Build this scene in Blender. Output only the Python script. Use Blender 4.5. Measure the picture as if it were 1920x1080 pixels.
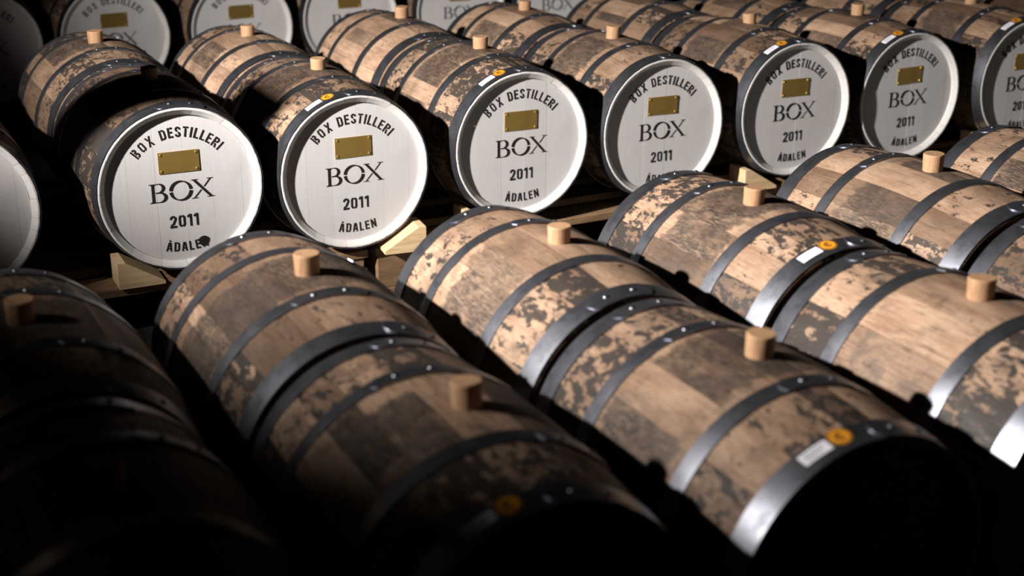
import bpy, bmesh, math, random
from mathutils import Vector, Matrix
random.seed(7)
for o in list(bpy.data.objects): bpy.data.objects.remove(o, do_unlink=True)
S = bpy.context.scene
COL = S.collection
R = math.radians

# ------------------------------------------------------------------ camera
cam_data = bpy.data.cameras.new('camera'); cam = bpy.data.objects.new('camera', cam_data); COL.objects.link(cam)
S.camera = cam
cam_data.sensor_width = 36.0
cam_data.lens = 2616.09 / 1920 * 36.0
right = Vector((0.88903517, -0.45783526, 0.00182655)); up = Vector((0.15799443, 0.3105368, 0.93733914)); fwd = Vector((0.42971412, 0.83303888, -0.34841356))
m = Matrix((right, up, -fwd)).transposed().to_4x4(); m.translation = Vector((-0.09821, -3.19241, 1.09893))
cam.matrix_world = m
cam_data.clip_start = .02
cam_data.dof.use_dof = True
cam_data.dof.focus_distance = 3.05
cam_data.dof.aperture_fstop = 3.1

# ------------------------------------------------------------------ world, light, exposure
W = bpy.data.worlds.new('world'); S.world = W; W.use_nodes = True
W.node_tree.nodes['Background'].inputs[0].default_value = (.55, .6, .7, 1)
W.node_tree.nodes['Background'].inputs[1].default_value = .002
def spot(name, loc, target, power, size, blend, radius, color=(1, .945, .89)):
    d = bpy.data.lights.new(name, 'SPOT'); d.energy = power; d.spot_size = R(size); d.spot_blend = blend
    d.shadow_soft_size = radius; d.color = color
    o = bpy.data.objects.new(name, d); COL.objects.link(o); o.location = loc
    o.rotation_euler = (Vector(target) - Vector(loc)).to_track_quat('-Z', 'Y').to_euler()
    return o
LAMP = Vector((-1.52, -1.12, 1.68)); AZ, DEP = R(11), R(22.6)
lamp = spot('cellar_spotlight', LAMP, LAMP + Vector((math.cos(AZ) * math.cos(DEP), math.sin(AZ) * math.cos(DEP), -math.sin(DEP))), 1560, 86, 1.0, .035)
lamp.scale = (1, .355, 1)      # a barn-door lamp: wide flat beam
vs = S.view_settings
vs.view_transform = 'Standard'; vs.look = 'None'; vs.exposure = 0.0; vs.gamma = 1.0; vs.use_curve_mapping = False

# ------------------------------------------------------------------ material helpers
class NT:
    def __init__(s, name):
        s.m = bpy.data.materials.new(name); s.m.use_nodes = True; s.t = s.m.node_tree
        s.b = s.t.nodes['Principled BSDF']
    def n(s, kind, **kw):
        nd = s.t.nodes.new(kind)
        for k, v in kw.items(): setattr(nd, k, v)
        return nd
    def put(s, sock, v):
        if isinstance(v, bpy.types.NodeSocket): s.t.links.new(v, sock)
        elif isinstance(v, (tuple, list)) and len(v) == 3 and sock.type == 'RGBA': sock.default_value = (*v, 1)
        else: sock.default_value = v
    def math(s, op, a, b=0.0, c=0.0, clamp=False):
        nd = s.n('ShaderNodeMath', operation=op, use_clamp=clamp)
        s.put(nd.inputs[0], a); s.put(nd.inputs[1], b); s.put(nd.inputs[2], c); return nd.outputs[0]
    def vmath(s, op, a, b):
        nd = s.n('ShaderNodeVectorMath', operation=op); s.put(nd.inputs[0], a); s.put(nd.inputs[1], b); return nd.outputs[0]
    def mix(s, f, a, b, blend='MIX'):
        nd = s.n('ShaderNodeMix', data_type='RGBA', blend_type=blend)
        s.put(nd.inputs[0], f); s.put(nd.inputs[6], a); s.put(nd.inputs[7], b); return nd.outputs[2]
    def noise(s, vec, scale=1.0, detail=3.0, rough=.5, dist=0.0):
        nd = s.n('ShaderNodeTexNoise'); s.put(nd.inputs['Vector'], vec); nd.inputs['Scale'].default_value = scale
        nd.inputs['Detail'].default_value = detail; nd.inputs['Roughness'].default_value = rough; nd.inputs['Distortion'].default_value = dist
        return nd.outputs[0]
    def ramp(s, f, a, b, lo=0.0, hi=1.0):
        nd = s.n('ShaderNodeMapRange', interpolation_type='SMOOTHSTEP'); s.put(nd.inputs[0], f)
        for i, v in enumerate((a, b, lo, hi)): s.put(nd.inputs[i + 1], v)
        return nd.outputs[0]
    def bump(s, h, strength, dist):
        nd = s.n('ShaderNodeBump'); nd.inputs['Strength'].default_value = strength; nd.inputs['Distance'].default_value = dist
        s.put(nd.inputs['Height'], h); s.put(s.b.inputs['Normal'], nd.outputs[0])
    def fin(s, col, rough, metal=0.0, spec=.5):
        s.put(s.b.inputs['Base Color'], col); s.put(s.b.inputs['Roughness'], rough); s.b.inputs['Metallic'].default_value = metal
        s.b.inputs['Specular IOR Level'].default_value = spec
        return s.m
    def obj(s): return s.n('ShaderNodeTexCoord').outputs['Object']

def mat_stave():
    t = NT('oak_stave'); co = t.obj()
    oi = t.n('ShaderNodeObjectInfo'); sp = t.n('ShaderNodeSeparateColor'); t.put(sp.inputs[0], oi.outputs['Color'])
    tone, stain, seed = sp.outputs[0], sp.outputs[1], sp.outputs[2]
    sv = t.n('ShaderNodeCombineXYZ'); t.put(sv.inputs[0], t.math('MULTIPLY', seed, 37.0)); t.put(sv.inputs[1], t.math('MULTIPLY', seed, 91.0)); t.put(sv.inputs[2], t.math('MULTIPLY', seed, 13.0))
    p = t.vmath('ADD', co, sv.outputs[0])
    xyz = t.n('ShaderNodeSeparateXYZ'); t.put(xyz.inputs[0], co)
    ax = t.math('ABSOLUTE', xyz.outputs[0]); ay = t.math('ABSOLUTE', xyz.outputs[1])
    wn = t.n('ShaderNodeTexWhiteNoise', noise_dimensions='1D'); t.put(wn.inputs['W'], t.math('MULTIPLY', seed, 731.7)); rnd = wn.outputs[0]
    wn2 = t.n('ShaderNodeTexWhiteNoise', noise_dimensions='2D'); cv = t.n('ShaderNodeCombineXYZ'); t.put(cv.inputs[0], t.math('MULTIPLY', seed, 313.3)); t.put(cv.inputs[1], t.math('SIGN', xyz.outputs[1])); t.put(wn2.inputs['Vector'], cv.outputs[0]); rend = wn2.outputs[0]
    wn3 = t.n('ShaderNodeTexWhiteNoise', noise_dimensions='1D'); t.put(wn3.inputs['W'], t.math('MULTIPLY', seed, 191.3)); r3 = wn3.outputs[0]
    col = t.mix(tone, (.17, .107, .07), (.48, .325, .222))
    broad = t.noise(t.vmath('MULTIPLY', p, (22, 7, 22)), 1, 4, .6)
    col = t.mix(t.ramp(broad, .35, .72), col, t.mix(1, col, (.62, .56, .52), 'MULTIPLY'))
    grain = t.noise(t.vmath('MULTIPLY', p, (260, 9, 260)), 1, 4, .65, .3)
    col = t.mix(t.ramp(grain, .42, .70, 0, .55), col, t.mix(1, col, (.45, .38, .33), 'MULTIPLY'))
    pores = t.noise(t.vmath('MULTIPLY', p, (1100, 40, 1100)), 1, 2, .5)
    col = t.mix(t.ramp(pores, .55, .72, 0, .45), col, (.06, .04, .03))
    # weathered field between the two bilge hoops, stave by stave
    edge = t.noise(t.vmath('MULTIPLY', p, (70, 40, 70)), 1, 7, .75)
    edge2 = t.noise(t.vmath('MULTIPLY', p, (24, 15, 24)), 1, 5, .65)
    ym = t.math('ABSOLUTE', t.math('ADD', xyz.outputs[1], t.math('MULTIPLY', t.math('SUBTRACT', r3, .5), .05)))
    wob = t.math('ADD', t.math('MULTIPLY', t.math('SUBTRACT', edge, .5), .075), t.math('MULTIPLY', t.math('SUBTRACT', edge2, .5), .05))
    mid = t.ramp(t.math('ADD', ym, wob), .086, .072)
    amt = t.ramp(t.math('ADD', rnd, t.math('MULTIPLY', t.math('SUBTRACT', stain, .5), .7)), .38, .62)
    mid = t.math('MULTIPLY', t.math('MULTIPLY', mid, amt), t.ramp(edge2, .28, .55, .60, .96))
    fine = t.noise(t.vmath('MULTIPLY', p, (420, 55, 420)), 1, 4, .65)
    mid = t.math('MULTIPLY', mid, t.math('MULTIPLY', t.ramp(fine, .34, .56, .55, 1), t.ramp(edge, .32, .55, .62, 1)))
    col = t.mix(mid, col, t.mix(r3, (.015, .013, .013), (.042, .033, .028)))
    # soft grey smudges
    sm = t.noise(t.vmath('MULTIPLY', p, (20, 15, 20)), 1, 5, .65, .4)
    col = t.mix(t.math('MULTIPLY', t.ramp(sm, .48, .66), t.math('ADD', t.math('MULTIPLY', stain, .45), .2)), col, (.085, .064, .052))
    # ragged dark scorching in the end fields
    rg = t.noise(t.vmath('MULTIPLY', p, (58, 34, 58)), 1, 9, .70, .25)
    band = t.ramp(ay, .085, .125, -.14, .07)
    bias = t.math('MULTIPLY', t.math('SUBTRACT', t.math('ADD', rend, stain), 1.0), .17)
    blk = t.ramp(t.math('ADD', t.math('ADD', rg, band), bias), .612, .640, 0, .92)
    col = t.mix(blk, col, t.mix(edge2, (.010, .0095, .0105), (.036, .030, .028)))
    # dark streaks and checks along the grain
    stk = t.noise(t.vmath('MULTIPLY', p, (210, 16, 210)), 1, 5, .7, .35)
    col = t.mix(t.math('MULTIPLY', t.ramp(stk, .57, .66), t.math('ADD', t.math('MULTIPLY', stain, .45), .3)), col, (.028, .02, .016))
    # transverse scuffs
    scf = t.noise(t.vmath('MULTIPLY', p, (26, 170, 26)), 1, 5, .7, .3)
    col = t.mix(t.math('MULTIPLY', t.ramp(scf, .60, .68), t.math('MULTIPLY', stain, .7)), col, (.035, .027, .022))
    h = t.math('ADD', t.math('MULTIPLY', grain, .6), t.math('MULTIPLY', pores, .5))
    t.bump(h, .5, .0006)
    return t.fin(col, t.ramp(grain, .3, .7, .52, .72), 0, .35)

def mat_white():
    t = NT('white_head_paint'); co = t.obj()
    g = t.noise(t.vmath('MULTIPLY', co, (420, 420, 9)), 1, 4, .6)
    b = t.noise(co, 12, 3)
    oi = t.n('ShaderNodeObjectInfo')
    c = t.mix(t.ramp(g, .35, .75, 0, .5), (.66, .638, .640), (.56, .540, .540))
    c = t.mix(t.ramp(b, .5, .75, 0, .25), c, (.46, .444, .442))
    c = t.mix(t.math('MULTIPLY', oi.outputs['Random'], .22), c, (.45, .433, .431))
    t.bump(g, .35, .0004)
    return t.fin(c, .5, 0, .4)
def mat_chime():
    t = NT('white_chime_paint'); co = t.obj()
    b = t.noise(co, 60, 5, .65)
    c = t.mix(t.ramp(b, .55, .8, 0, .4), (.70, .675, .66), (.45, .415, .39))
    return t.fin(c, .5, 0, .4)
def mat_steel():
    t = NT('hoop_steel'); co = t.obj(); oi = t.n('ShaderNodeObjectInfo')
    off = t.n('ShaderNodeCombineXYZ'); t.put(off.inputs[0], t.math('MULTIPLY', oi.outputs['Random'], 40)); p = t.vmath('ADD', co, off.outputs[0])
    b = t.noise(p, 30, 5, .65); f = t.noise(p, 380, 2, .6)
    c = t.mix(t.ramp(b, .4, .7), (.28, .29, .335), (.205, .21, .24))
    c = t.mix(t.ramp(t.noise(p, 14, 6, .7), .62, .75, 0, .35), c, (.20, .13, .10))
    t.bump(f, .08, .0003)
    return t.fin(c, t.ramp(b, .3, .7, .34, .46), .97, .5)
def mat_brass():
    t = NT('polished_brass'); co = t.obj()
    b = t.noise(co, 45, 3)
    t.bump(t.noise(co, 11, 1), .8, .008)
    return t.fin(t.mix(b, (.80, .56, .18), (.62, .40, .10)), t.ramp(b, .3, .7, .16, .30), .78)
def plain(name, c, rough=.6, metal=0, var=.25, scale=40):
    t = NT(name); b = t.noise(t.obj(), scale, 4, .6)
    return t.fin(t.mix(t.ramp(b, .35, .7), c, tuple(x * (1 - var) for x in c)), rough, metal, .4)
def mat_timber(name, c, dark):
    t = NT(name); co = t.obj(); oi = t.n('ShaderNodeObjectInfo')
    off = t.n('ShaderNodeCombineXYZ'); t.put(off.inputs[1], t.math('MULTIPLY', oi.outputs['Random'], 30)); p = t.vmath('ADD', co, off.outputs[0])
    g = t.noise(t.vmath('MULTIPLY', p, (12, 130, 130)), 1, 5, .6, .4); b = t.noise(p, 9, 4)
    k = t.mix(t.ramp(g, .35, .7), c, dark); k = t.mix(t.ramp(b, .45, .75, 0, .5), k, dark)
    t.bump(g, .4, .0008)
    return t.fin(k, .75, 0, .25)
def mat_floor():
    t = NT('concrete_floor'); co = t.obj()
    k = t.mix(t.noise(co, 3, 6, .65), (.10, .095, .09), (.22, .21, .20)); k = t.mix(t.ramp(t.noise(co, 60, 4, .7), .5, .7, 0, .4), k, (.07, .065, .06))
    t.bump(t.noise(co, 120, 5), .4, .002)
    return t.fin(k, .85, 0, .3)
def mat_bung():
    t = NT('bung_wood'); co = t.obj(); oi = t.n('ShaderNodeObjectInfo')
    g = t.noise(t.vmath('MULTIPLY', co, (160, 160, 30)), 1, 4, .6); w = t.n('ShaderNodeTexWave', wave_type='RINGS', rings_direction='Y')
    w.inputs['Scale'].default_value = 55; w.inputs['Distortion'].default_value = 3; t.put(w.inputs['Vector'], co)
    k = t.mix(t.ramp(g, .35, .7), (.44, .255, .14), (.29, .16, .085)); k = t.mix(t.math('MULTIPLY', w.outputs[0], .3), k, (.30, .17, .09))
    k = t.mix(t.math('MULTIPLY', oi.outputs['Random'], .35), k, (.50, .33, .20))
    return t.fin(k, .65, 0, .3)

M = dict(stave=mat_stave(), white=mat_white(), chime=mat_chime(), steel=mat_steel(), brass=mat_brass(),
         ink=plain('stencil_ink', (.012, .011, .011), .6), label=plain('label_paper', (.80, .78, .86), .5, 0, .06), print_=plain('label_print', (.42, .41, .47), .6),
         orange=plain('orange_sticker_paper', (.72, .30, .025), .45, 0, .12), ring=plain('sticker_print', (.10, .045, .01), .5),
         pallet=mat_timber('pallet_timber', (.27, .17, .095), (.16, .097, .053)), chock=mat_timber('chock_pine', (.70, .52, .31), (.54, .37, .20)),
         oak=mat_timber('oak_and_shaded_heading', (.26, .165, .10), (.15, .095, .06)), bung=mat_bung(), floor=mat_floor(), wall=plain('dark_cellar_wall', (.05, .047, .045), .9, 0, .4, 4))

# ------------------------------------------------------------------ object helpers
def mesh_from(name, verts, faces, mats, idx=None, smooth=False):
    me = bpy.data.meshes.new(name); me.from_pydata([tuple(v) for v in verts], [], faces)
    for mm in mats: me.materials.append(mm)
    if idx: me.polygons.foreach_set('material_index', idx)
    if smooth: me.polygons.foreach_set('use_smooth', [True] * len(me.polygons))
    me.update(); return me
def fix_normals(me):
    bm = bmesh.new(); bm.from_mesh(me); bmesh.ops.recalc_face_normals(bm, faces=bm.faces); bm.to_mesh(me); bm.free(); me.update(); return me
def link(name, me, parent=None, loc=(0, 0, 0), rot=(0, 0, 0), color=None):
    o = bpy.data.objects.new(name, me); COL.objects.link(o); o.parent = parent; o.location = loc; o.rotation_euler = rot
    if color: o.color = color
    return o
def tag(o, label, cat, group=None):
    o['label'] = label; o['category'] = cat
    if group: o['group'] = group
    return o
def empty(name, loc):
    o = bpy.data.objects.new(name, None); COL.objects.link(o); o.location = loc; o.empty_display_size = .1; return o
def box_mesh(name, sx, sy, sz, mat, bevel=.0):
    bm = bmesh.new(); bmesh.ops.create_cube(bm, size=1); bmesh.ops.scale(bm, vec=(sx, sy, sz), verts=bm.verts)
    if bevel: bmesh.ops.bevel(bm, geom=list(bm.edges), offset=bevel, segments=1, affect='EDGES')
    me = bpy.data.meshes.new(name); bm.to_mesh(me); bm.free(); me.materials.append(mat); return me

# ------------------------------------------------------------------ barrel geometry (axis along local Y)
LEN = .52; RH = .1893; RB = .2060; REC = .014; RIN = .1712
HL = LEN / 2
def prof(y): return RB - (RB - RH) * (y / HL) ** 2
def stave_mesh(wdeg, painted):
    na, nl = (3 if wdeg < 12 else 4), 14
    hw = R(wdeg) / 2 - .00028 / .2
    ys = [-HL] + [-HL + .004] + [-HL + .010] + [-HL + .02] + [(-HL + .02) + (LEN - .04) * i / nl for i in range(1, nl)] + [HL - .02, HL - .010, HL - .004, HL]
    V, F, I = [], [], []
    ou, inn = [], []
    for j, y in enumerate(ys):
        r = prof(y); ro = r - (.0022 if j in (0, len(ys) - 1) else 0)
        row = []
        for a in range(na + 1):
            k = a / na * 2 - 1; an = hw * k
            rr = ro - (.0007 if abs(k) == 1 else 0)
            row.append(len(V)); V.append((rr * math.sin(an), y, rr * math.cos(an)))
        ou.append(row)
    for j, y in enumerate(ys):
        e = HL - abs(y); ri = (RIN + .0006 + .0120 * max(0, 1 - e / .010)) if e < .025 else prof(y) - .0175
        row = []
        for a in range(na + 1): k = a / na * 2 - 1; row.append(len(V)); V.append((ri * math.sin(hw * k), y, ri * math.cos(hw * k)))
        inn.append(row)
    n = len(ys)
    for j in range(n - 1):
        endq = j < 3 and painted
        for a in range(na): F.append((ou[j][a], ou[j][a + 1], ou[j + 1][a + 1], ou[j + 1][a])); I.append(1 if j == 0 and painted else 0)
        for a in range(na): F.append((inn[j][a], inn[j + 1][a], inn[j + 1][a + 1], inn[j][a + 1])); I.append(1 if endq else 0)
        F.append((ou[j][0], ou[j + 1][0], inn[j + 1][0], inn[j][0])); I.append(0)
        F.append((ou[j][na], inn[j][na], inn[j + 1][na], ou[j + 1][na])); I.append(0)
    for a in range(na): F.append((ou[0][a], ou[0][a + 1], inn[0][a + 1], inn[0][a])); I.append(1 if painted else 0)
    for a in range(na): F.append((ou[-1][a + 1], ou[-1][a], inn[-1][a], inn[-1][a + 1])); I.append(0)
    me = fix_normals(mesh_from('stave', V, F, [M['stave'], M['chime']], I, True)); me.set_sharp_from_angle(angle=R(28)); return me
WID = {9: 4, 14: 5, 19: 6, 22: 2, 24: 4}
STAVE = {(w, f): stave_mesh(w, f) for w in WID for f in (True, False)}

def hoop_mesh(y0, y1, lap=34):
    seg = 96; V, F = [], []
    sec = [(y0, .0002), (y0, .0017), ((y0 + y1) / 2, .0021), (y1, .0017), (y1, .0002)]
    def ring(extra, a0, a1, n, closed, taper=False):
        base = len(V); ns = len(sec)
        for i in range(n + (0 if closed else 1)):
            an = a0 + (a1 - a0) * i / n
            sh = 1.0
            if taper:
                d = min(i, n - i) / n * (a1 - a0) * .2
                q = min(1, d / ((y1 - y0) * .45)); sh = math.sqrt(max(.02, 1 - (1 - q) ** 2)) * .98
            for y, t in sec:
                yy = (y0 + y1) / 2 + (y - (y0 + y1) / 2) * sh
                r = prof(yy) + t + extra * (1 if t > .001 else 0)
                V.append((r * math.sin(an), yy, r * math.cos(an)))
        for i in range(n):
            i2 = (i + 1) % n if closed else i + 1
            for k in range(ns - 1): F.append((base + i * ns + k, base + i2 * ns + k, base + i2 * ns + k + 1, base + i * ns + k + 1))
        if not closed:
            F.append(tuple(base + k for k in range(ns))); F.append(tuple(base + n * ns + k for k in reversed(range(ns))))
    ring(0, 0, 2 * math.pi, seg, True)
    ring(.0016, -R(lap / 2), R(lap / 2), 24, False, True)
    me = fix_normals(mesh_from('hoop', V, F, [M['steel']], None, True)); me.set_sharp_from_angle(angle=R(28)); return me
HOOPS = {'front_head': (-HL + .0008, -HL + .040), 'front_bilge': (-.122, -.094), 'back_bilge': (.094, .122), 'back_head': (HL - .042, HL - .003)}
HOOP = {k: hoop_mesh(*v) for k, v in HOOPS.items()}
def rivet_mesh():
    V, F = [], []; n = 10; prof_ = [(.0048, 0), (.0042, .0014), (.0022, .0024)]
    for r, z in prof_:
        for i in range(n): V.append((r * math.cos(i * 2 * math.pi / n), r * math.sin(i * 2 * math.pi / n), z))
    for k in range(2):
        for i in range(n): F.append((k * n + i, k * n + (i + 1) % n, (k + 1) * n + (i + 1) % n, (k + 1) * n + i))
    F.append(tuple(2 * n + i for i in range(n)))
    return mesh_from('rivet', V, F, [M['steel']], None, True)
RIVET = rivet_mesh()
def bung_mesh(h, r):
    V, F = [], []; n = 28
    pr = [(r * .93, -.012), (r * 1.0, h - .002), (r * .96, h)]
    for rr, z in pr:
        for i in range(n): V.append((rr * math.cos(i * 2 * math.pi / n), rr * math.sin(i * 2 * math.pi / n), z))
    for k in range(2):
        for i in range(n): F.append((k * n + i, k * n + (i + 1) % n, (k + 1) * n + (i + 1) % n, (k + 1) * n + i))
    F.append(tuple(2 * n + i for i in range(n))); F.append(tuple(reversed(range(n))))
    return mesh_from('bung', V, F, [M['bung']])
BUNG = [bung_mesh(.030, .0205), bung_mesh(.027, .0195), bung_mesh(.032, .020)]

BE = [-RIN, -.120, -.056, .010, .074, .143, RIN]
def board_mesh(x0, x1, mat):
    g = .00014; x0 += g; x1 -= g; r = RIN; n = 8; top = []
    for i in range(n + 1):
        x = x0 + (x1 - x0) * i / n; top.append((x, math.sqrt(max(r * r - x * x, 1e-8))))
    loop = top + [(x, -z) for x, z in reversed(top)]
    k = len(loop); V = [(x, 0, z) for x, z in loop] + [(x, .012, z) for x, z in loop]
    F = [tuple(range(k)), tuple(reversed(range(k, 2 * k)))] + [(i, (i + 1) % k, (i + 1) % k + k, i + k) for i in range(k)]
    return fix_normals(mesh_from('head_board', V, F, [mat]))
BOARD = [board_mesh(BE[i], BE[i + 1], M['white']) for i in range(6)]; RAW_AND_SHADED = [board_mesh(BE[i], BE[i + 1], M['oak']) for i in range(6)]  # bare oak boards, also dark stand-ins for shade on the nearest-row fronts

# ------------------------------------------------------------------ stencil lettering (flat print, drawn as strokes)
class Ink:
    def __init__(s): s.V, s.F = [], []
    def stroke(s, pts, w, ends=None):
        """ribbon through pts; w a number or one width per point; ends: fixed offset direction"""
        n = len(pts); ws = w if isinstance(w, list) else [w] * n; b = len(s.V)
        for i, p in enumerate(pts):
            a = pts[max(i - 1, 0)]; c = pts[min(i + 1, n - 1)]
            dx, dy = c[0] - a[0], c[1] - a[1]; l = math.hypot(dx, dy) or 1; nx, ny = -dy / l, dx / l
            k = 1.0
            if 0 < i < n - 1:
                d1 = (p[0] - a[0], p[1] - a[1]); d2 = (c[0] - p[0], c[1] - p[1]); l1 = math.hypot(*d1) or 1; l2 = math.hypot(*d2) or 1
                cs = max(-1, min(1, (d1[0] * d2[0] + d1[1] * d2[1]) / l1 / l2)); k = 1 / max(.5, math.sqrt((1 + cs) / 2))
            if ends: nx, ny, k = ends[0], ends[1], 1
            h = ws[i] / 2 * k
            s.V += [(p[0] + nx * h, p[1] + ny * h), (p[0] - nx * h, p[1] - ny * h)]
        for i in range(n - 1): s.F.append((b + 2 * i, b + 2 * i + 1, b + 2 * i + 3, b + 2 * i + 2))
    def poly(s, pts): b = len(s.V); s.V += pts; s.F.append(tuple(range(b, b + len(pts))))
def arc(cx, cy, rx, ry, a0, a1, n=10):
    return [(cx + rx * math.cos(R(a0 + (a1 - a0) * i / n)), cy + ry * math.sin(R(a0 + (a1 - a0) * i / n))) for i in range(n + 1)]
T = .165; H = T / 2; G = .055
def glyph(ch):
    k = Ink(); st = k.stroke
    if ch == 'B':
        w = .54; st([(H, 0), (H, 1)], T); x = T + G
        st([(x, 1 - H)] + arc(w - .25, .765, .25 - H, .235 - H, 90, -90) + [(x, .53 + H - .02)], T)
        st([(x, .47 - .0)] + arc(w - .26, .265, .26 - H, .265 - H, 90, -90) + [(x, H)], T)
    elif ch in 'O0':
        w = .54; r = .26
        for s in (-1, 1):
            st([(w / 2 + s * (G / 2 + .01), 1 - H)] + [(w / 2 + s * (w / 2 - r + (r - H) * math.sin(R(a))), 1 - r + (r - H) * math.cos(R(a))) for a in range(10, 91, 16)] +
               [(w / 2 + s * (w / 2 - r + (r - H) * math.sin(R(a))), r + (r - H) * math.cos(R(a))) for a in range(90, 171, 16)] + [(w / 2 + s * (G / 2 + .01), H)], T)
    elif ch == 'X':
        w = .58; st([(H, 0), (w - H, 1)], T * 1.02, (1, 0)); st([(H, 1), (w / 2 - .075, .62)], T * 1.02, (1, 0)); st([(w / 2 + .075, .38), (w - H, 0)], T * 1.02, (1, 0))
    elif ch == 'D':
        w = .55; st([(H, 0), (H, 1)], T); x = T + G
        st([(x, 1 - H)] + arc(w - .27, .73, .27 - H, .27 - H, 90, 0, 6) + arc(w - .27, .27, .27 - H, .27 - H, 0, -90, 6) + [(x, H)], T)
    elif ch == 'E':
        w = .47; st([(H, 0), (H, 1)], T)
        for y in (H, .52, 1 - H): st([(T + G * (1 if y != .52 else .2), y), (w - (.04 if y == .52 else 0), y)], T)
    elif ch == 'S':
        w = .52; r = .25
        st([(w - H, .71)] + arc(w - r, 1 - r, r - H, r - H, 20, 90, 5) + arc(r, 1 - r, r - H, r - H, 90, 215, 8) + [(w * .40, .56)], T)
        st([(w * .56, .46)] + arc(w - r, r, r - H, r - H, 35, -90, 8) + arc(r, r, r - H, r - H, -90, -160, 5) + [(H, .29)], T)
    elif ch == 'T': w = .50; st([(0, 1 - H), (w, 1 - H)], T); st([(w / 2, 0), (w / 2, 1 - T - G * .6)], T)
    elif ch == 'I': w = T; st([(H, 0), (H, 1)], T)
    elif ch == 'L': w = .44; st([(H, 0), (H, 1)], T); st([(T + G, H), (w, H)], T)
    elif ch == 'R':
        w = .55; st([(H, 0), (H, 1)], T); x = T + G
        st([(x, 1 - H)] + arc(w - .26, .74, .26 - H, .26 - H, 90, -90) + [(x, .48 + H - .02)], T); st([(x + .10, .42), (w - H, 0)], T * 1.02, (1, 0))
    elif ch in 'AÅ':
        w = .58; st([(H * .9, 0), (w / 2 - .055, .97)], T * .95, (1, 0)); st([(w - H * .9, 0), (w / 2 + .055, .97)], T * .95, (1, 0)); st([(w / 2 - .05, .30), (w / 2 + .13, .30)], T * .85)
        if ch == 'Å':
            a = arc(w / 2, 1.12, .095, .095, 0, 360, 12)[:-1]; k.poly(a)
    elif ch == 'N':
        w = .57; st([(H, 0), (H, 1)], T); st([(w - H, 0), (w - H, 1)], T); st([(T * .9, .90), (w - T * .9, .10)], T, (1, 0))
    elif ch == '2':
        w = .54; st([(H, .70)] + arc(w / 2, .73, w / 2 - H, .27 - H, 170, -30, 12) + [(.24, .26)], T); st([(.06, .20), (H + .13, .20 + .08)], T * .8); st([(0, H), (w, H)], T)
    elif ch == '1':
        w = .36; st([(w - H, 0), (w - H, 1)], T); st([(.02, .76), (w - T - .01, .95)], T * .9)
    elif ch == ' ': w = .34
    return k, w
def place(out, k, fn):
    b = len(out[0]); out[0].extend(fn(*v) for v in k.V); out[1].extend(tuple(b + i for i in f) for f in k.F)
def text_arc(text, r, cap, a0, a1, flip=False):
    """letters along a circle about the origin from angle a0 to a1 (degrees clockwise from top)"""
    gl = [glyph(c) for c in text]; total = sum(w for _, w in gl); rr = r + (cap * .5 if not flip else -cap * .5)
    span = R(a1 - a0) * rr / cap; gap = (span - total) / (len(text) - 1); x = 0; out = ([], [])
    for k, w in gl:
        c = R(a0) + (x + w / 2) * cap / rr
        def fn(u, v, c=c, w=w):
            lx = (u - w / 2) * cap; ly = r + v * cap
            return (lx * math.cos(c) + ly * math.sin(c), -lx * math.sin(c) + ly * math.cos(c))
        place(out, k, fn); x += w + gap
    return out
def text_line(text, x0, x1, y, cap, sag=0.0):
    gl = [glyph(c) for c in text]; total = sum(w for _, w in gl) * cap; gap = (x1 - x0 - total) / (len(text) - 1); x = x0; out = ([], [])
    mid = (x0 + x1) / 2
    for k, w in gl:
        cx = x + w * cap / 2 - mid; an = 2 * sag * cx / ((x1 - x0) / 2) ** 2; dy = sag * (cx / ((x1 - x0) / 2)) ** 2
        def fn(u, v, cx=cx, an=an, dy=dy, w=w):
            lx = (u - w / 2) * cap; ly = v * cap
            return (mid + cx + lx * math.cos(an) - ly * math.sin(an), y + dy + lx * math.sin(an) + ly * math.cos(an))
        place(out, k, fn); x += w * cap + gap
    return out
def serif_box():
    out = ([], []); cap = .0448; y0 = -.0284
    k = Ink(); st = k.stroke                                   # B
    st([(.17, .03), (.17, .97)], .125); st([(.0, .985), (.26, .985)], .03); st([(.0, .015), (.26, .015)], .03)
    for sx in (-1, 1):
        for yy, s in ((.97, -1), (.03, 1)): k.poly([(.17 + sx * .0625, yy), (.17 + sx * .13, yy), (.17 + sx * .0625, yy + s * .06)])
    a = arc(.40, .755, .215, .225, 90, -90, 16); st([(.27, .98)] + a + [(.27, .53)], [.035] + [.035 + .10 * max(0, math.cos(R(90 - 180 * i / 16))) for i in range(17)] + [.035])
    a = arc(.43, .265, .265, .245, 90, -90, 16); st([(.27, .51)] + a + [(.27, .02)], [.035] + [.035 + .11 * max(0, math.cos(R(90 - 180 * i / 16))) for i in range(17)] + [.035])
    place(out, k, lambda u, v: (-.0725 + u * .0405 / .76, y0 + v * cap))
    k = Ink(); n = 20                                          # O in two halves
    for s in (0, 180):
        a0, a1 = -90 + s + 0, 90 + s
        for (b0, b1) in ((s - 176, s - 4), ):
            a = arc(.5, .5, .445, .475, b0, b1, n); k.stroke(a, [.05 + .105 * abs(math.cos(R(b0 + (b1 - b0) * i / n + 18))) for i in range(n + 1)])
    place(out, k, lambda u, v: (-.0262 + u * .0520, y0 - .001 + v * cap * 1.04))
    k = Ink(); st = k.stroke                                   # X
    st([(.12, .97), (.86, .03)], .155, (1, 0)); st([(.86, .97), (.56, .575)], .06, (1, 0)); st([(.43, .43), (.10, .03)], .06, (1, 0))
    for a, b, y in ((-.02, .30, .985), (.70, 1.0, .985), (-.04, .27, .015), (.68, 1.03, .015)): st([(a, y), (b, y)], .03)
    place(out, k, lambda u, v: (.0250 + u * .0508, y0 + v * cap))
    return out
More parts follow.
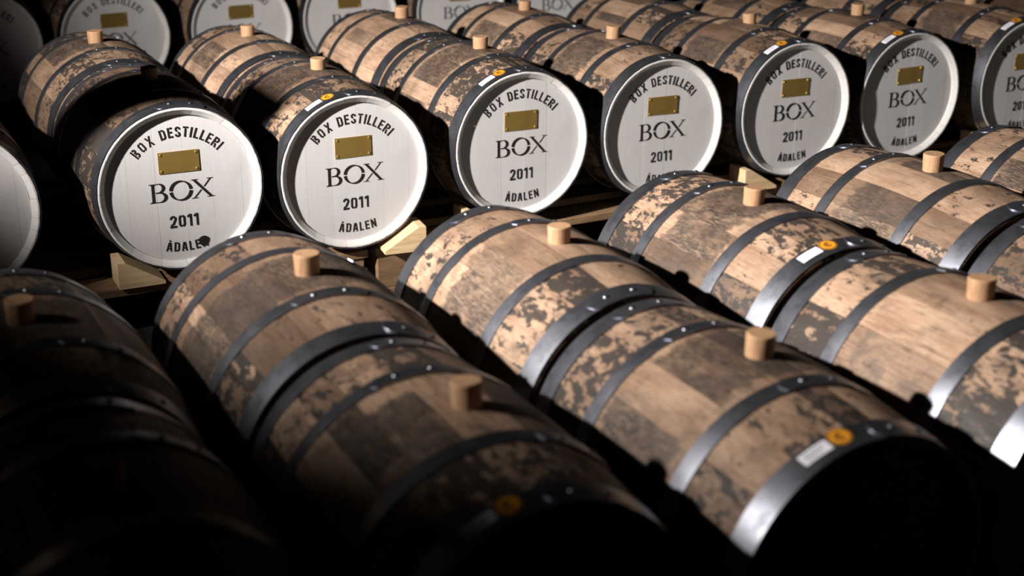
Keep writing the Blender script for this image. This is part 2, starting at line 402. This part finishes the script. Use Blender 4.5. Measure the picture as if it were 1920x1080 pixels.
def ink_mesh(name, out):
    V = [(x, 0, z) for x, z in out[0]]; me = mesh_from(name, V, out[1], [M['ink']])
    bm = bmesh.new(); bm.from_mesh(me)
    for f in bm.faces:
        f.normal_update()
        if f.normal.y > 0: f.normal_flip()
    bm.to_mesh(me); bm.free(); return me
o1 = text_arc('BOX', .1190, .0240, -49.0, -25.0); o2 = text_arc('DESTILLERI', .1190, .0240, -16.8, 48.8)
n1 = len(o1[0]); o1[0].extend(o2[0]); o1[1].extend(tuple(i + n1 for i in f) for f in o2[1])
LETTER = [('distillery_lettering', ink_mesh('distillery_lettering', o1)), ('box_lettering', ink_mesh('box_lettering', serif_box())),
          ('year_lettering', ink_mesh('year_lettering', text_line('2011', -.0315, .0345, -.0925, .0290))),
          ('place_lettering', ink_mesh('place_lettering', text_line('ÅDALEN', -.046, .054, -.1510, .0225, .0055)))]

# brass plate with four screws
def plate_mesh():
    bm = bmesh.new(); bmesh.ops.create_cube(bm, size=1); bmesh.ops.scale(bm, vec=(.093, .0014, .0495), verts=bm.verts)
    bmesh.ops.bevel(bm, geom=list(bm.edges), offset=.0005, segments=1, affect='EDGES')
    me = bpy.data.meshes.new('brass_plate'); bm.to_mesh(me); bm.free(); me.materials.append(M['brass']); return me
PLATE = plate_mesh()
def screw_mesh():
    V, F = [], []; n = 12
    for r, y in ((.0034, 0), (.0030, -.0010), (.0015, -.0018)):
        for i in range(n): V.append((r * math.cos(i * 2 * math.pi / n), y, r * math.sin(i * 2 * math.pi / n)))
    for k in range(2):
        for i in range(n): F.append((k * n + i, k * n + (i + 1) % n, (k + 1) * n + (i + 1) % n, (k + 1) * n + i))
    F.append(tuple(2 * n + i for i in range(n)))
    return fix_normals(mesh_from('screw', V, F, [M['brass']]))
SCREW = screw_mesh()

# paper label and round sticker, curved around the hoop (built at the top of the barrel, turned into place)
def curved(name, outline_fn, mat, lift, yc):
    """outline points (s along the circumference, y) fan-filled on the hoop surface"""
    pts = outline_fn; V = [(0, 0)] + pts; n = len(pts); out = []
    for s, y in V:
        yy = yc + y; r = prof(yy) + .0022 + lift; out.append((r * math.sin(s / r), yy, r * math.cos(s / r)))
    return mesh_from(name, out, [(0, 1 + i, 1 + (i + 1) % n) for i in range(n)], [mat])
def grid_patch(name, s0, s1, y0, y1, mat, lift, n=6):
    V, F = [], []
    for i in range(n + 1):
        s = s0 + (s1 - s0) * i / n
        for y in (y0, y1): r = prof(y) + .0022 + lift; V.append((r * math.sin(s / r), y, r * math.cos(s / r)))
    for i in range(n): F.append((2 * i, 2 * i + 2, 2 * i + 3, 2 * i + 1))
    return fix_up(mesh_from(name, V, F, [mat]))
def fix_up(me):
    bm = bmesh.new(); bm.from_mesh(me)
    for f in bm.faces:
        f.normal_update()
        if f.normal.z < 0: f.normal_flip()
    bm.to_mesh(me); bm.free(); return me
YC = -HL + .024
LABEL = grid_patch('paper_label', -.021, .021, YC - .0095, YC + .0095, M['label'], .0004)
LINES = []
pv, pf = [], []
for q in range(3):
    me_ = grid_patch('t', -.016, .016 - .004 * q, YC + .0045 - .0045 * q - .0007, YC + .0045 - .0045 * q + .0007, M['print_'], .0009)
    b = len(pv); pv += [tuple(v.co) for v in me_.vertices]; pf += [tuple(b + i for i in p.vertices) for p in me_.polygons]
PRINT = fix_up(mesh_from('label_print', pv, pf, [M['print_']]))
STICK = fix_up(curved('round_sticker', [(.0155 * math.cos(i * math.pi / 14), .0155 * math.sin(i * math.pi / 14)) for i in range(28)], M['orange'], .0004, YC + .003))
def mark_mesh():
    k = Ink(); k.stroke(arc(0, 0, .0052, .0058, 40, 320, 14), .0026); k.stroke([(-.005, .0), (.002, .0)], .002); k.stroke(arc(0, 0, .0135, .0135, 0, 360, 28), .0011)
    V = []
    for s, y in k.V: yy = YC + .003 + y; r = prof(yy) + .0022 + .0009; V.append((r * math.sin(s / r), yy, r * math.cos(s / r)))
    return fix_up(mesh_from('sticker_mark', V, k.F, [M['ring']]))
MARK = mark_mesh()

BLOT = ink_mesh('ink_blot', ([(.0125 * (1 + .1 * math.sin(3 * a)) * math.cos(a), .0125 * math.sin(a)) for a in [i * math.pi / 10 for i in range(20)]], [tuple(range(20))]))
# ------------------------------------------------------------------ build one barrel
def barrel(loc, label, group, roll=0.0, seed=0, text=True, sticker=None, tone=.55, stain=.5, bung_y=0.0, head_roll=0.0, blot=False):
    """loc = axis centre of the barrel; roll turns the whole barrel about its axis (degrees)"""
    rn = random.Random(seed * 97 + 5)
    root = tag(empty('oak_barrel', (loc[0], loc[1], loc[2] - RB)), label, 'barrel', group)
    def at(me, name, ang, parent=root, lift=0.0, color=None):
        a = R(ang); return link(name, me, parent, (lift * math.sin(a), 0, RB + lift * math.cos(a)), (0, a, 0), color)
    ws = [w for w, c in WID.items() for _ in range(c)]; rn.shuffle(ws)
    a = roll - ws[0] / 2
    for w in ws:
        c = (min(1, max(0, rn.gauss(tone, .30))), min(1, max(0, rn.gauss(stain, .25))), rn.random(), 1)
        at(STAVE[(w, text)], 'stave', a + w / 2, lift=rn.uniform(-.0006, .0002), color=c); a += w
    for k, (y0, y1) in HOOPS.items():
        lap = rn.uniform(-8, 14) if rn.random() < .8 else rn.uniform(20, 60)
        if sticker is not None and k == 'front_head': lap = sticker + 40
        ho = at(HOOP[k], 'head_hoop' if 'head' in k else 'bilge_hoop', lap + roll * .2)
        yc = (y0 + y1) / 2; sl = math.atan(-2 * (RB - RH) * yc / HL ** 2)
        for da in (-7, 7):
            rr = prof(yc) + .0036; an = R(da)
            link('rivet', RIVET, ho, (rr * math.sin(an), yc, rr * math.cos(an)), (sl, an, 0) if False else (0, an, 0))
    zb = prof(bung_y); an = R(roll)
    b = link('bung', rn.choice(BUNG), root, (zb * math.sin(an), bung_y, RB + zb * math.cos(an)), (0, an, rn.uniform(0, 6)))
    for s in (-1, 1):
        for i, me in enumerate(BOARD if s < 0 and text else RAW_AND_SHADED):
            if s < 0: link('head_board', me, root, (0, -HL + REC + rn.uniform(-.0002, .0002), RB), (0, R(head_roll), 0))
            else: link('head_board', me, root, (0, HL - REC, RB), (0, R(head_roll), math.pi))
    if text:
        yf = -HL + REC - .0008; hr = R(head_roll)
        for nm, me in LETTER: link(nm, me, root, (0, yf, RB), (0, hr, 0))
        pz, px = .0620, 0.0
        pl = link('brass_plate', PLATE, root, (px + pz * math.sin(hr), yf - .0004, RB + pz * math.cos(hr)), (rn.uniform(-.01, .01), hr + rn.uniform(-.02, .02), rn.uniform(-.012, .012)))
        for sx in (-1, 1):
            for sz in (-1, 1): link('screw', SCREW, pl, (sx * .0405, -.0006, sz * .0190))
    if blot:
        link('ink_blot', BLOT, root, (.044, -HL + REC - .0010, RB - .133))
    if sticker is not None:
        l = at(LABEL, 'paper_label', sticker); at_child(PRINT, 'label_print', l)
        s_ = at(STICK, 'round_sticker', sticker + 11.6)
        at_child(MARK, 'sticker_mark', s_)
    return root
def at_child(me, name, parent): return link(name, me, parent)

# ------------------------------------------------------------------ setting
FZ = -.150
fl = link('floor', box_mesh('floor', 14, 14, .1, M['floor']), None, (3, 1, FZ - .05)); fl['kind'] = 'structure'
wl = link('wall_back', box_mesh('wall_back', 14, .2, 4.2, M['wall']), None, (3, 6.2, FZ + 2.1)); wl['kind'] = 'structure'

# unseen blocker shaped as a timber post and arm, added to shade one barrel
def blocker_mesh():
    bm = bmesh.new()
    for (x0, x1, y0, y1, z0, z1) in ((-.78, -.66, -.585, -.465, FZ, 1.02), (-.80, -.34, -.595, -.455, 1.02, 1.05), (-.67, -.60, -.545, -.505, .92, 1.02)):
        g = bmesh.ops.create_cube(bm, size=1)['verts']
        for v in g: v.co = ((x0 + x1) / 2 + v.co.x * (x1 - x0), (y0 + y1) / 2 + v.co.y * (y1 - y0), (z0 + z1) / 2 + v.co.z * (z1 - z0))
    me = bpy.data.meshes.new('shade_blocker_1'); bm.to_mesh(me); bm.free(); me.materials.append(M['pallet']); return me
tr = link('shade_blocker_1', blocker_mesh()); tr['kind'] = 'structure'

# ------------------------------------------------------------------ rows of barrels
Z1, Z2, Z3 = .1678 + .003, .1972, .2129
P = LEN + .0187
ORD = ['first', 'second', 'third', 'fourth', 'fifth', 'sixth', 'seventh', 'eighth', 'ninth', 'tenth']
d1 = {0: (-.003, .011, -.002), 1: (.002, -.014, -.008), 2: (.004, -.005, .002), 3: (.002, .008, .004)}
d2 = {0: (-.030, .006, .004), 1: (.024, -.012, .006), 2: (.002, -.009, -.010), 3: (.015, -.004, .004), 4: (.002, .001, -.003), 5: (-.003, -.004, .004), 6: (-.010, .015, -.006)}
d3 = {1: (-.005, 0, 0), 2: (.008, -.004, -.003), 3: (-.010, .006, .004), 4: (.006, 0, 0)}
r1 = {(0, 1): 0, (0, 0): 4, (1, 1): 1, (1, 0): 2.5, (2, 1): -4.7, (2, 0): -2.5, (3, 1): -1}
r2 = {(2, 0): 2.2, (2, 1): -2.4, (3, 0): 2, (3, 1): 2.5, (4, 0): -3, (4, 1): -1.5, (5, 0): 3.5}
near_names = {-1: 'dark leftmost column', 0: 'dim blurred left column', 1: 'sharp middle column', 2: 'column right of the middle', 3: 'second column right of the middle', 4: 'column at the right edge'}
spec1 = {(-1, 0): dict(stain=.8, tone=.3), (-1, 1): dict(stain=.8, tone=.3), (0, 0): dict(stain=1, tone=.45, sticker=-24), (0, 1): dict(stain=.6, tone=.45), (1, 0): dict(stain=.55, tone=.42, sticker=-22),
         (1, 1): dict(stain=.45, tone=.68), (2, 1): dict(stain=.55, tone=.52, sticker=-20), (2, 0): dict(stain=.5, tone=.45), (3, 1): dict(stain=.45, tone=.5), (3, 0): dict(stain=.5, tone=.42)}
for i in range(-1, 5):
    for j in (0, 1):
        dx, dy, dz = d1.get(i, (0, 0, 0)); sp = dict(tone=.55, stain=.5); sp.update(spec1.get((i, j), {}))
        if i == 4 and j == 0: continue
        lab = ('near' if j == 0 else 'far') + ' oak barrel of the ' + near_names[i] + ' in the nearest row' + (', labelled' if 'sticker' in sp else '')
        barrel((.5491 + .4193 * i + dx, -2.0678 + HL + P * j + dy + .014, Z1 + dz), lab, 'barrels in the nearest row', roll=r1.get((i, j), random.uniform(-3, 3)), seed=100 + i * 2 + j, text=False, bung_y=-.014, **sp)  # front heads, taken for white, get dark oak in place of shade
spec2 = {(0, 0): dict(stain=.6, tone=.5), (1, 0): dict(stain=.9, tone=.25), (1, 1): dict(stain=.5, tone=.55), (2, 0): dict(stain=.65, tone=.5, sticker=-28), (2, 1): dict(stain=.2, tone=1.0), (3, 0): dict(stain=.6, tone=.65, sticker=-28),  # second barrel: its dark staves partly carry the shade falling on it
         (3, 1): dict(stain=.12, tone=1.1), (4, 0): dict(stain=.5, tone=.65), (4, 1): dict(stain=.3, tone=.95), (5, 0): dict(sticker=-26), (6, 0): dict(sticker=-26), (7, 0): dict(sticker=-26)}  # palest back barrels carry extra brightness of the light pool in their tone
extra2 = {0: ', cut off by the left edge', 3: ', lettering sharp', 5: ', orange-gold plate', 7: ', at the right edge'}
for i in range(0, 9):
    for j in (0, 1):
        dx, dy, dz = d2.get(i, (0, 0, 0)); sp = dict(tone=.5, stain=.45); sp.update(spec2.get((i, j), {}))
        if j == 0 and i == 8: continue
        lab = (f'white-headed oak barrel, {ORD[i]} from left in the middle row' + extra2.get(i, '')) if j == 0 else (f'oak barrel behind the {ORD[i]} white head of the middle row' if i < 8 else 'oak barrel at the far right end behind the middle row')
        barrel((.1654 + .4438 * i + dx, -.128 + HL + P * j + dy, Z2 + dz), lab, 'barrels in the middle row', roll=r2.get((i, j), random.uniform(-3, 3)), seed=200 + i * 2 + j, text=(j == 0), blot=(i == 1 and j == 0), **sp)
extra3 = {0: ', at the left edge', 4: ', BOX lettering above a near barrel', 5: ', 2011 lettering showing'}
for i in range(0, 6):
    dx, dy, dz = d3.get(i, (0, 0, 0))
    barrel((.4714 + .4415 * i + dx, 1.7822 + HL + dy, Z3 + dz), f'grey-lit white-headed barrel, {ORD[i]} from left in the farthest row' + extra3.get(i, ''), 'barrels in the farthest row', roll=random.uniform(-3, 3), seed=300 + i)

# ------------------------------------------------------------------ pallets
DB = {}; BK = {}
def pallet(x0, y0, top, label, wd, depth=1.09):
    if wd not in DB: DB[wd] = box_mesh('deck_board', wd, .100, .020, M['pallet'], .0015)
    h = top - FZ; root = tag(empty('wooden_pallet', (x0 + wd / 2, y0 + depth / 2, FZ)), label, 'pallet', 'pallets under the barrels')
    n = 7
    for k in range(n): link('deck_board', DB[wd], root, (random.uniform(-.004, .004), -depth / 2 + .05 + (depth - .1) * k / (n - 1), h - .010))
    bh = round(h - .040, 4)
    if bh not in BK: BK[bh] = (box_mesh('block', .095, .10, bh - .0, M['pallet'], .002), box_mesh('runner_board', .095, depth, .020, M['pallet'], .0015))
    for sx in (-1, 0, 1):
        for sy in (-1, 0, 1): link('block', BK[bh][0], root, (sx * (wd / 2 - .055), sy * (depth / 2 - .055), .020 + bh / 2))
        link('runner_board', BK[bh][1], root, (sx * (wd / 2 - .055), 0, .010))
    return root
T1, T2, T3 = Z1 - RB - .010, Z2 - RB - .011, Z3 - RB - .004
for k in range(-1, 5):
    if k < 4: pallet(.33 + .8386 * (k), -2.03, T1, f'wooden pallet under the nearest row, {ORD[k+1]} from left', .82)
    pallet(1.105 - .8876 * 1 + .8876 * k, -.115, T2, f'wooden pallet under the middle row, {ORD[k+1]} from left', .868)
    if k < 3: pallet(.30 + .883 * k, 1.83, T3, f'wooden pallet under the farthest row, {ORD[k+1]} from left', .865)

# ------------------------------------------------------------------ wedges beside the barrels
def chock_mesh(w, h, l):
    V = [(0, 0, 0), (w, 0, 0), (w, 0, .008), (.018, 0, h), (0, 0, h)]; V += [(x, l, z) for x, _, z in V]
    F = [(0, 1, 2, 3, 4), (9, 8, 7, 6, 5)] + [(i, i + 5, (i + 1) % 5 + 5, (i + 1) % 5) for i in range(5)]
    return fix_normals(mesh_from('wedge', V, F, [M['chock']]))
CH = chock_mesh(.105, .062, .085)
def chock(cx, y, top, side, label, rz=0.0):
    o = tag(link('wooden_wedge', CH, None, (cx + side * .158, y, top + .0005), (0, 0, rz if side < 0 else math.pi + rz)), label, 'wedge', 'wedges under the barrels')
    if side > 0: o.location.y += .085
def cx2(i): return .1654 + .4438 * i + d2.get(i, (0,))[0]
for i in (1, 3, 5, 7): chock(cx2(i), -.125, T2, -1, f'pale pine wedge left of the {ORD[i]} white head of the middle row', random.uniform(-.08, .08))
chock(cx2(2) + .012, -.185, T2, 1, 'bright pine wedge right of the third white head of the middle row', -.12)
chock(cx2(0), .86, T2, 1, 'pale wedge in shadow behind the leftmost white head', .1)
